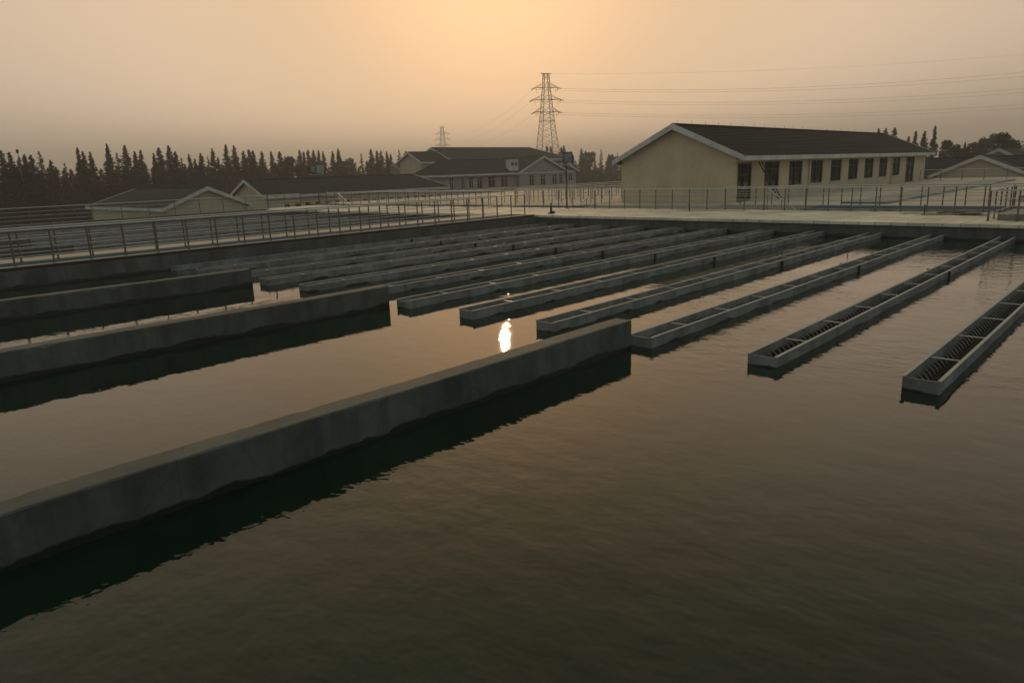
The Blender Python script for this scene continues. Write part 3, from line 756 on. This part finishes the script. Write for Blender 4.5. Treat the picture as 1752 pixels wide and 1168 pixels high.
# street lamp before the grey hall
R = empty('street_lamp', (-78.0, 76.5, GZ), 0, 'small curved street lamp before the windows of the grey hall', 'lamp')
b = MB(); b.tube([(0,0,0),(0,0,4.6),(.15,.12,5.0),(.5,.4,5.25)], .05, 8, .035); b.build('pole', 'lamp_grey', R)
b = MB(); b.tube([(.4,.32,5.24),(.95,.78,5.30)], .10, 8, .06); b.build('lamp_head', 'white_trim', R)
b = MB(); b.tube([(0,0,4.1),(-.45,-.4,4.25)], .05, 8, .09); b.build('lamp_head', 'white_trim', R)
# lamp mast in the tree line
R = empty('lamp_mast', (-121.8, 28.9, GZ), 0, 'thin mast with a small round head above the left trees', 'mast')
b = MB(); b.tube([(0,0,0),(0,0,10.6)], .07, 6, .04); b.build('pole', 'lattice', R)
b = MB(); b.tube([(0,0,10.55),(0,0,10.7),(0,0,10.95),(0,0,11.05)], .18, 8); b.build('lamp_head', 'dark_metal', R)

# ------------------------------------------------------------------ pylons and wires
def pylon(loc, rz, Ht, label, r=.09):
    R = empty('pylon', loc, rz, label, 'pylon')
    wz = [(0, 4.9), (.22*Ht, 3.95), (.40*Ht, 3.2), (.58*Ht, 2.35), (.66*Ht, 2.05), (.77*Ht, 1.65), (.88*Ht, 1.25), (Ht, .95)]
    hwid = lambda z: next(a[1]+(b_[1]-a[1])*(z-a[0])/(b_[0]-a[0]) for a, b_ in zip(wz, wz[1:]) if a[0] <= z <= b_[0]+1e-6)
    for sx, sy in ((1,1),(1,-1),(-1,1),(-1,-1)):
        b = MB()
        for (z0, w0), (z1, w1) in zip(wz, wz[1:]): b.bar((sx*w0,sy*w0,z0),(sx*w1,sy*w1,z1), r*2.0, r*2.0)
        b.build('leg', 'lattice', R)
    lv = [0, .11, .20, .28, .35, .415, .475, .53, .58, .62, .66, .715, .77, .825, .88, .94, 1.0]
    b = MB()
    for za, zb in zip(lv, lv[1:]):
        z0, z1 = za*Ht, zb*Ht; w0, w1 = hwid(z0), hwid(z1)
        for k in range(4):
            c, s = ((1,0),(0,1),(-1,0),(0,-1))[k]
            P = lambda u, wv, z: (c*wv-s*u*wv, s*wv+c*u*wv, z)
            b.bar(P(-1,w0,z0),P(1,w1,z1), r, r); b.bar(P(1,w0,z0),P(-1,w1,z1), r, r)
    b.build('bracing', 'lattice', R)
    for zf in (.28, .58, .66, .77, .88, 1.0):
        w0 = hwid(zf*Ht); b = MB()
        for k in range(4):
            c, s = ((1,0),(0,1),(-1,0),(0,-1))[k]; b.bar((c*w0-s*w0, s*w0+c*w0, zf*Ht), (c*w0+s*w0, s*w0-c*w0, zf*Ht), r*1.4, r*1.4)
        b.build('belt', 'lattice', R)
    arms = []
    for zf, ln in ((.66, 5.2), (.77, 5.9), (.875, 5.0)):
        z = zf*Ht; w0 = hwid(z); ht = 1.9
        for s in (-1, 1):
            b = MB(); tip = (s*ln, 0, z+.15)
            for sy in (-1, 1):
                b.bar((s*w0, sy*w0, z), tip, r*1.6, r*1.6); b.bar((s*w0*.9, sy*w0*.8, z+ht), tip, r*1.2, r*1.2)
                for q in (.35, .65):
                    b.bar((s*(w0+(ln-w0)*q), sy*w0*(1-q), z+.1*q), (s*(w0+(ln-w0)*q), sy*w0*(1-q)*.9, z+ht*(1-q)), r, r)
            b.build('cross_arm', 'lattice', R); arms.append((s, ln, z))
            for sy in (-1, 1):
                b = MB(); b.tube([(s*ln,0,z),(s*ln+.4*s,sy*1.0,z-.25),(s*ln+.5*s,sy*2.1,z-.5)], .17, 6); b.build('insulator', 'brown_steel', R)
            b = MB(); b.tube([(s*ln*.82,0,z),(s*ln*.82,0,z-2.0)], .06, 5); b.build('insulator', 'brown_steel', R)
    b = MB(); b.bar((-2.2,0,Ht+.1),(2.2,0,Ht+.1), r*2, r*2); b.bar((-2.2,0,Ht+.1),(0,0,Ht-1.5), r, r); b.bar((2.2,0,Ht+.1),(0,0,Ht-1.5), r, r); b.build('cross_arm', 'lattice', R)
    return R
P1 = Vector((-192.7, 229.9, GZ)); P2 = Vector((-446.4, 400.9, GZ)); P3 = Vector((5.5, 420, GZ))
HT = 42.9
lookdir = math.atan2(229.9, -192.7)
pylon(P1, lookdir+math.pi/2+math.radians(20), HT, 'tall lattice power pylon rising behind the grey hall')
pylon(P2, lookdir+math.pi/2-math.radians(5), 42.4, 'distant small lattice pylon left of the tall one', .09)
perp = Vector((.766, .643, 0))
def wire(a, c, sag, label, r):
    b = MB(); n = 28; o = a.copy()
    b.tube([Vector(a).lerp(Vector(c), i/n)-o+Vector((0,0,-sag*4*(i/n)*(1-i/n))) for i in range(n+1)], r, 5)
    w_ = b.build('power_line', 'lattice', None, tuple(o)); tag(w_, label, 'power line', 'power lines at the tall pylon')
names = ['lowest', 'middle', 'upper']
for lvl, (zf, ln) in enumerate(((.66, 5.2), (.77, 5.9), (.875, 5.0))):
    z = HT*zf+GZ-.4; ze = (28.6, 33.2, 38.0)[lvl]
    for k, s in enumerate((-1, 1)):
        a = Vector((P1.x, P1.y, z))+perp*(s*(ln+.3))
        e = Vector(((7.5, 5.9, 4.5)[lvl], (464, 424, 396)[lvl], ze+(1.6 if s > 0 else -.9)))
        wire(a, e, 5.5, '%s power line pair running right from the tall pylon, %s wire' % (names[lvl], ('lower', 'upper')[k]), .032)
    a = Vector((P1.x, P1.y, z))-perp*(ln+.3); e = Vector((P2.x, P2.y, z))
    wire(a, e, 7.0, 'faint %s power line sagging left from the tall pylon' % names[lvl], .022)
wire(Vector((P1.x, P1.y, HT+GZ)), Vector((3.7, 396, 44.5)), 4.0, 'topmost thin earth wire running right from the tall pylon', .018)

# ------------------------------------------------------------------ trees
def conifer(seed, Ht=12., R0=1.75, nb=150, per=15, gap=0., base=.05):
    rnd = random.Random(seed); b = MB(); tr = MB()
    tr.tube([(0,0,0),(.05,0,Ht*.4),(0,.04,Ht*.75),(0,0,Ht*.995)], .17, 7, .02)
    amp = [rnd.uniform(.78, 1.2) for _ in range(24)]
    for i in range(nb):
        f = base+(1-base)*((i+rnd.random())/nb)**.85
        if rnd.random() < gap*(1-abs(f-.5)): continue
        prof = (1-f)**.74*(1.0 if f > .15 else .7+2.*f)
        a = rnd.random()*2*math.pi
        ln = max(.07, R0*prof*rnd.uniform(.55, 1.15)*amp[int(f*23.9)])
        droop = -.15-.3*(1-f)+.35*max(0, f-.55)
        z0 = Ht*f
        if i % 3 == 0: tr.tube([(0,0,z0),(ln*.8*math.cos(a), ln*.8*math.sin(a), z0+ln*droop*.7)], .035*(1-f)+.010, 4, .008)
        nn = max(4, int(per*(.35+1.0*prof)))
        for j in range(nn):
            s = ((j+rnd.random())/nn)**.75
            sp = (.05+.24*prof)*(1-.4*s)
            c = Vector((ln*s*math.cos(a)+rnd.gauss(0, sp), ln*s*math.sin(a)+rnd.gauss(0, sp), z0+ln*s*droop+rnd.gauss(0, .05+.09*prof)))
            sz = rnd.uniform(.10, .24)*(.45+.8*prof)
            d = Vector((math.cos(a)+rnd.gauss(0,.5), math.sin(a)+rnd.gauss(0,.5), rnd.uniform(-.7,.35))).normalized()
            u = d.cross(Vector((rnd.gauss(0,1), rnd.gauss(0,1), rnd.gauss(0,1)))).normalized()
            b.poly([c-d*sz-u*sz*.15, c+u*sz*.55, c+d*sz*1.3, c-u*sz*.55])
    return b.mesh('crown', 'leaf_conifer'), tr.mesh('trunk', 'bark')
def broad(seed, Ht=8., R0=2.6):
    rnd = random.Random(seed); b = MB(); tr = MB()
    tr.tube([(0,0,0),(.1,.05,Ht*.25),(0,.1,Ht*.5),(.05,0,Ht*.8)], .2, 7, .04)
    cl = []
    for i in range(46):
        f = rnd.uniform(.10, 1.); a = rnd.random()*6.283; rr = R0*math.sin(min(1, (f-.1)/.75)*math.pi*.5)*(1.05-f)**.55*rnd.uniform(.35, 1.05)
        c = Vector((rr*math.cos(a), rr*math.sin(a), Ht*f*rnd.uniform(.9, 1))); cl.append((c, rnd.uniform(.45, .95)))
        tr.tube([(0,0,max(.8, c.z-1.4)), tuple(c)], .05, 4, .012)
    for c, r in cl:
        for j in range(75):
            d = Vector((rnd.gauss(0,1), rnd.gauss(0,1), rnd.gauss(0,.8))).normalized()*r*rnd.random()**.4
            n = Vector((rnd.gauss(0,1), rnd.gauss(0,1), rnd.gauss(0,1))).normalized(); u = n.cross(Vector((.3,.5,.8))).normalized(); s = rnd.uniform(.12, .26)
            p = c+d; b.poly([p-n*s, p+u*s*.6, p+n*s, p-u*s*.6])
    return b.mesh('crown', 'leaf_broad'), tr.mesh('trunk', 'bark')
CON = [conifer(s, 12, R, nb, 26) for s, R, nb in ((1,2.1,270),(2,1.85,250),(3,2.4,280),(4,1.95,260),(5,2.2,270),(6,1.75,240))]
GAP = [conifer(s, 12, R, nb, 17, .3) for s, R, nb in ((11,1.55,150),(12,1.4,140),(13,1.7,150))]
BRO = [broad(s, 8, R) for s, R in ((21,2.7),(22,3.1),(23,2.4))]
TREES = [(-117.1,25.9,10.7,'c'),(-119.8,27.4,10.6,'c'),(-128.0,30.4,10.2,'c'),(-125.8,30.6,10.5,'c'),(-120.3,30.0,10.2,'c'),(-125.5,32.5,11.0,'g'),(-127.4,34.3,9.7,'c'),(-124.6,35.3,9.2,'g'),(-133.3,40.0,11.8,'c'),(-125.7,38.4,10.9,'c'),(-130.1,40.8,11.0,'c'),(-133.2,44.5,12.4,'c'),(-133.0,45.8,11.0,'g'),(-135.6,48.1,12.3,'c'),(-138.6,50.7,11.4,'c'),(-142.0,53.0,11.8,'c'),(-133.9,52.1,10.9,'c'),(-139.2,55.2,12.1,'c'),(-140.6,57.6,12.5,'c'),(-135.5,56.5,11.2,'c'),(-132.2,56.1,10.1,'g'),(-146.6,63.8,11.2,'c'),(-137.9,61.0,10.0,'c'),(-138.7,62.6,11.0,'c'),(-147.7,68.1,10.7,'g'),(-143.7,67.3,12.1,'c'),(-142.7,67.8,10.4,'c'),(-147.6,72.1,13.1,'c'),(-137.7,68.9,12.4,'c'),(-148.5,76.3,11.8,'c'),(-144.0,75.2,11.9,'c'),(-140.3,74.1,11.6,'c'),(-149.3,80.9,11.8,'c'),(-154.0,85.8,12.0,'c'),(-144.0,82.2,11.5,'c'),(-150.6,87.2,10.7,'c'),(-146.1,85.9,10.1,'b'),(-153.2,92.6,12.2,'c'),(-153.1,93.6,11.8,'c'),(-145.8,90.3,11.9,'c'),(-155.3,97.6,12.2,'c'),(-152.9,97.5,12.1,'c'),(-153.5,99.1,11.9,'c'),(-156.0,103.4,12.0,'c'),(-150.2,101.2,12.4,'c'),(-155.6,106.8,10.4,'b'),(-157.6,110.3,10.2,'g'),(-146.1,104.8,11.1,'g'),(-157.7,116.3,12.6,'c'),(-150.9,113.1,11.9,'c'),(-152.3,115.4,11.9,'c'),(-147.3,113.4,11.5,'c'),(-155.8,121.2,11.2,'c'),(-149.6,119.1,12.1,'g'),(-158.5,128.5,12.0,'c'),(-149.4,123.9,11.6,'g'),
 (-139.2,165.8,12.7,'c'),(-137.1,165.0,12.3,'c'),(-140.4,173.9,12.3,'c'),(-134.7,168.1,12.4,'c'),(-134.6,172.2,9.9,'c'),(-142.6,186.9,11.9,'c'),(-142.7,189.1,11.3,'c'),(-140.1,187.8,10.4,'b'),(-144.9,200.6,11.9,'g'),(-134.8,190.7,9.9,'c'),(-143.6,205.3,10.2,'b'),(-134.0,194.4,10.3,'g'),
 (-48.6,165.4,11.8,'c'),(-45.6,159.7,11.5,'c'),(-43.8,159.0,11.5,'c'),(-42.4,164.0,9.8,'c'),(-40.4,160.8,10.7,'c'),(-38.7,160.3,10.6,'c'),(-34.2,148.2,11.0,'c'),(-32.9,152.4,8.2,'b'),(-30.0,147.3,7.7,'b'),(-29.4,148.6,8.0,'c'),(-27.9,148.3,7.6,'b'),(-27.1,156.9,9.5,'b'),(-23.2,144.9,8.8,'b'),(-22.3,146.9,7.8,'b'),(-36.8,267.6,8.3,'b')]
FILL = [(-146.4,30.8,8.2),(-137.2,29.9,8.2),(-144.3,32.6,8.6),(-144.9,33.9,9.4),(-144.8,34.9,8.9),(-146.8,36.5,8.5),(-146.2,37.5,8.7),(-146.4,38.8,9.3),(-147.1,40.2,9.4),(-151.8,42.6,8.8),(-142.9,41.3,8.9),(-146.2,43.4,8.7),(-149.4,45.6,8.4),(-157.1,49.4,9.2),(-150.5,48.6,9.0),(-153.0,50.8,9.2),(-154.6,52.8,9.7),(-155.7,54.3,8.2),(-161.6,57.9,8.6),(-159.6,58.6,8.4),(-161.3,60.8,8.4),(-157.3,60.9,9.5),(-154.9,61.5,9.3),(-156.3,63.5,8.8),(-160.6,66.9,8.8),(-159.7,68.3,9.9),(-164.4,71.9,9.4),(-157.7,70.7,9.9),(-162.1,74.3,9.1),(-161.9,75.9,8.8),(-171.4,82.3,10.0),(-160.9,79.1,9.7),(-164.5,82.7,9.7),(-168.1,86.5,9.9),(-162.9,85.5,8.1),(-171.5,92.2,9.5),(-177.2,97.3,8.5),(-170.9,96.1,10.2),(-164.4,94.3,8.3),(-166.7,97.8,9.0),(-178.7,107.1,8.8),(-165.2,101.3,9.1),(-171.7,107.7,10.4),(-169.5,108.4,8.4),(-172.4,112.7,8.9),(-177.2,118.4,10.1),(-172.4,117.7,9.8),(-174.6,121.6,8.7),(-175.3,124.6,8.6),(-174.3,126.8,10.3),(-176.5,130.9,8.4),(-168.1,127.3,8.0),(-179.8,139.2,10.0),(-176.8,139.6,8.9),(-181.7,146.5,9.0),(-176.6,145.4,8.9),(-178.4,150.0,9.3),(-155.4,200.3,8.7),(-157.1,206.1,8.2),(-146.5,195.8,8.2),(-158.0,215.0,8.2),(-154.9,214.7,7.9),(-150.8,212.8,8.3),(-146.7,210.9,7.6),(-157.0,229.8,7.3),(-143.7,214.3,7.0)]
rt = random.Random(5)
def tree(x, y, h, kind, label, group, wide=1.):
    pool = {'c': CON, 'g': GAP, 'b': BRO}[kind]; cr, tk = rt.choice(pool)
    s = h/(8. if kind == 'b' else 12.)
    nm = 'broadleaf_tree' if kind == 'b' else 'conifer_tree'
    R = empty(nm, (x, y, GZ), rt.random()*6.28, label, 'tree', group)
    ws = s*rt.uniform(1.0, 1.4)*wide
    for n_, me in (('crown', cr), ('trunk', tk)): link(n_, me, R, scale=(ws, ws, s))
    return R
KN = {'c': 'dense conical conifer', 'g': 'thin see-through conifer', 'b': 'rounded broadleaf tree'}
cnt = 0
for i, (x, y, h, k) in enumerate(TREES):
    if i < 56: lab = '%s, %s treetop from the left in the tree line' % (KN[k], ordinal(i+1)); grp = 'tree line behind the low buildings'
    elif i < 68: lab = '%s between the pylon and the cream gable, %s from the pylon' % (KN[k], ordinal(i-55)); grp = 'trees right of the pylon'
    else: lab = '%s behind the right end of the cream building roof, %s from its left' % (KN[k], ordinal(i-67)); grp = 'trees at the right'
    tree(x, y, h, k, lab, grp)
for i, (x, y, h) in enumerate(FILL):
    tree(x, y, h*.97, 'c', 'lower tree filling the back row of the tree line', 'back row of the tree line', 1.45)

# ------------------------------------------------------------------ haze
b = MB(); b.box(-1700, 1700, -1700, 1700, GZ-1.2, 60)
hz = tag(b.build('haze', 'water'), kind='stuff')
hm = bpy.data.materials.new('haze'); hm.use_nodes = True; t = hm.node_tree; t.nodes.clear()
o_ = t.nodes.new('ShaderNodeOutputMaterial'); pv = t.nodes.new('ShaderNodeVolumePrincipled')
pv.inputs['Color'].default_value = (.93, .96, .98, 1); pv.inputs['Density'].default_value = .0010; pv.inputs['Anisotropy'].default_value = .35
t.links.new(pv.outputs[0], o_.inputs['Volume'])
hz.data.materials.clear(); hz.data.materials.append(hm)
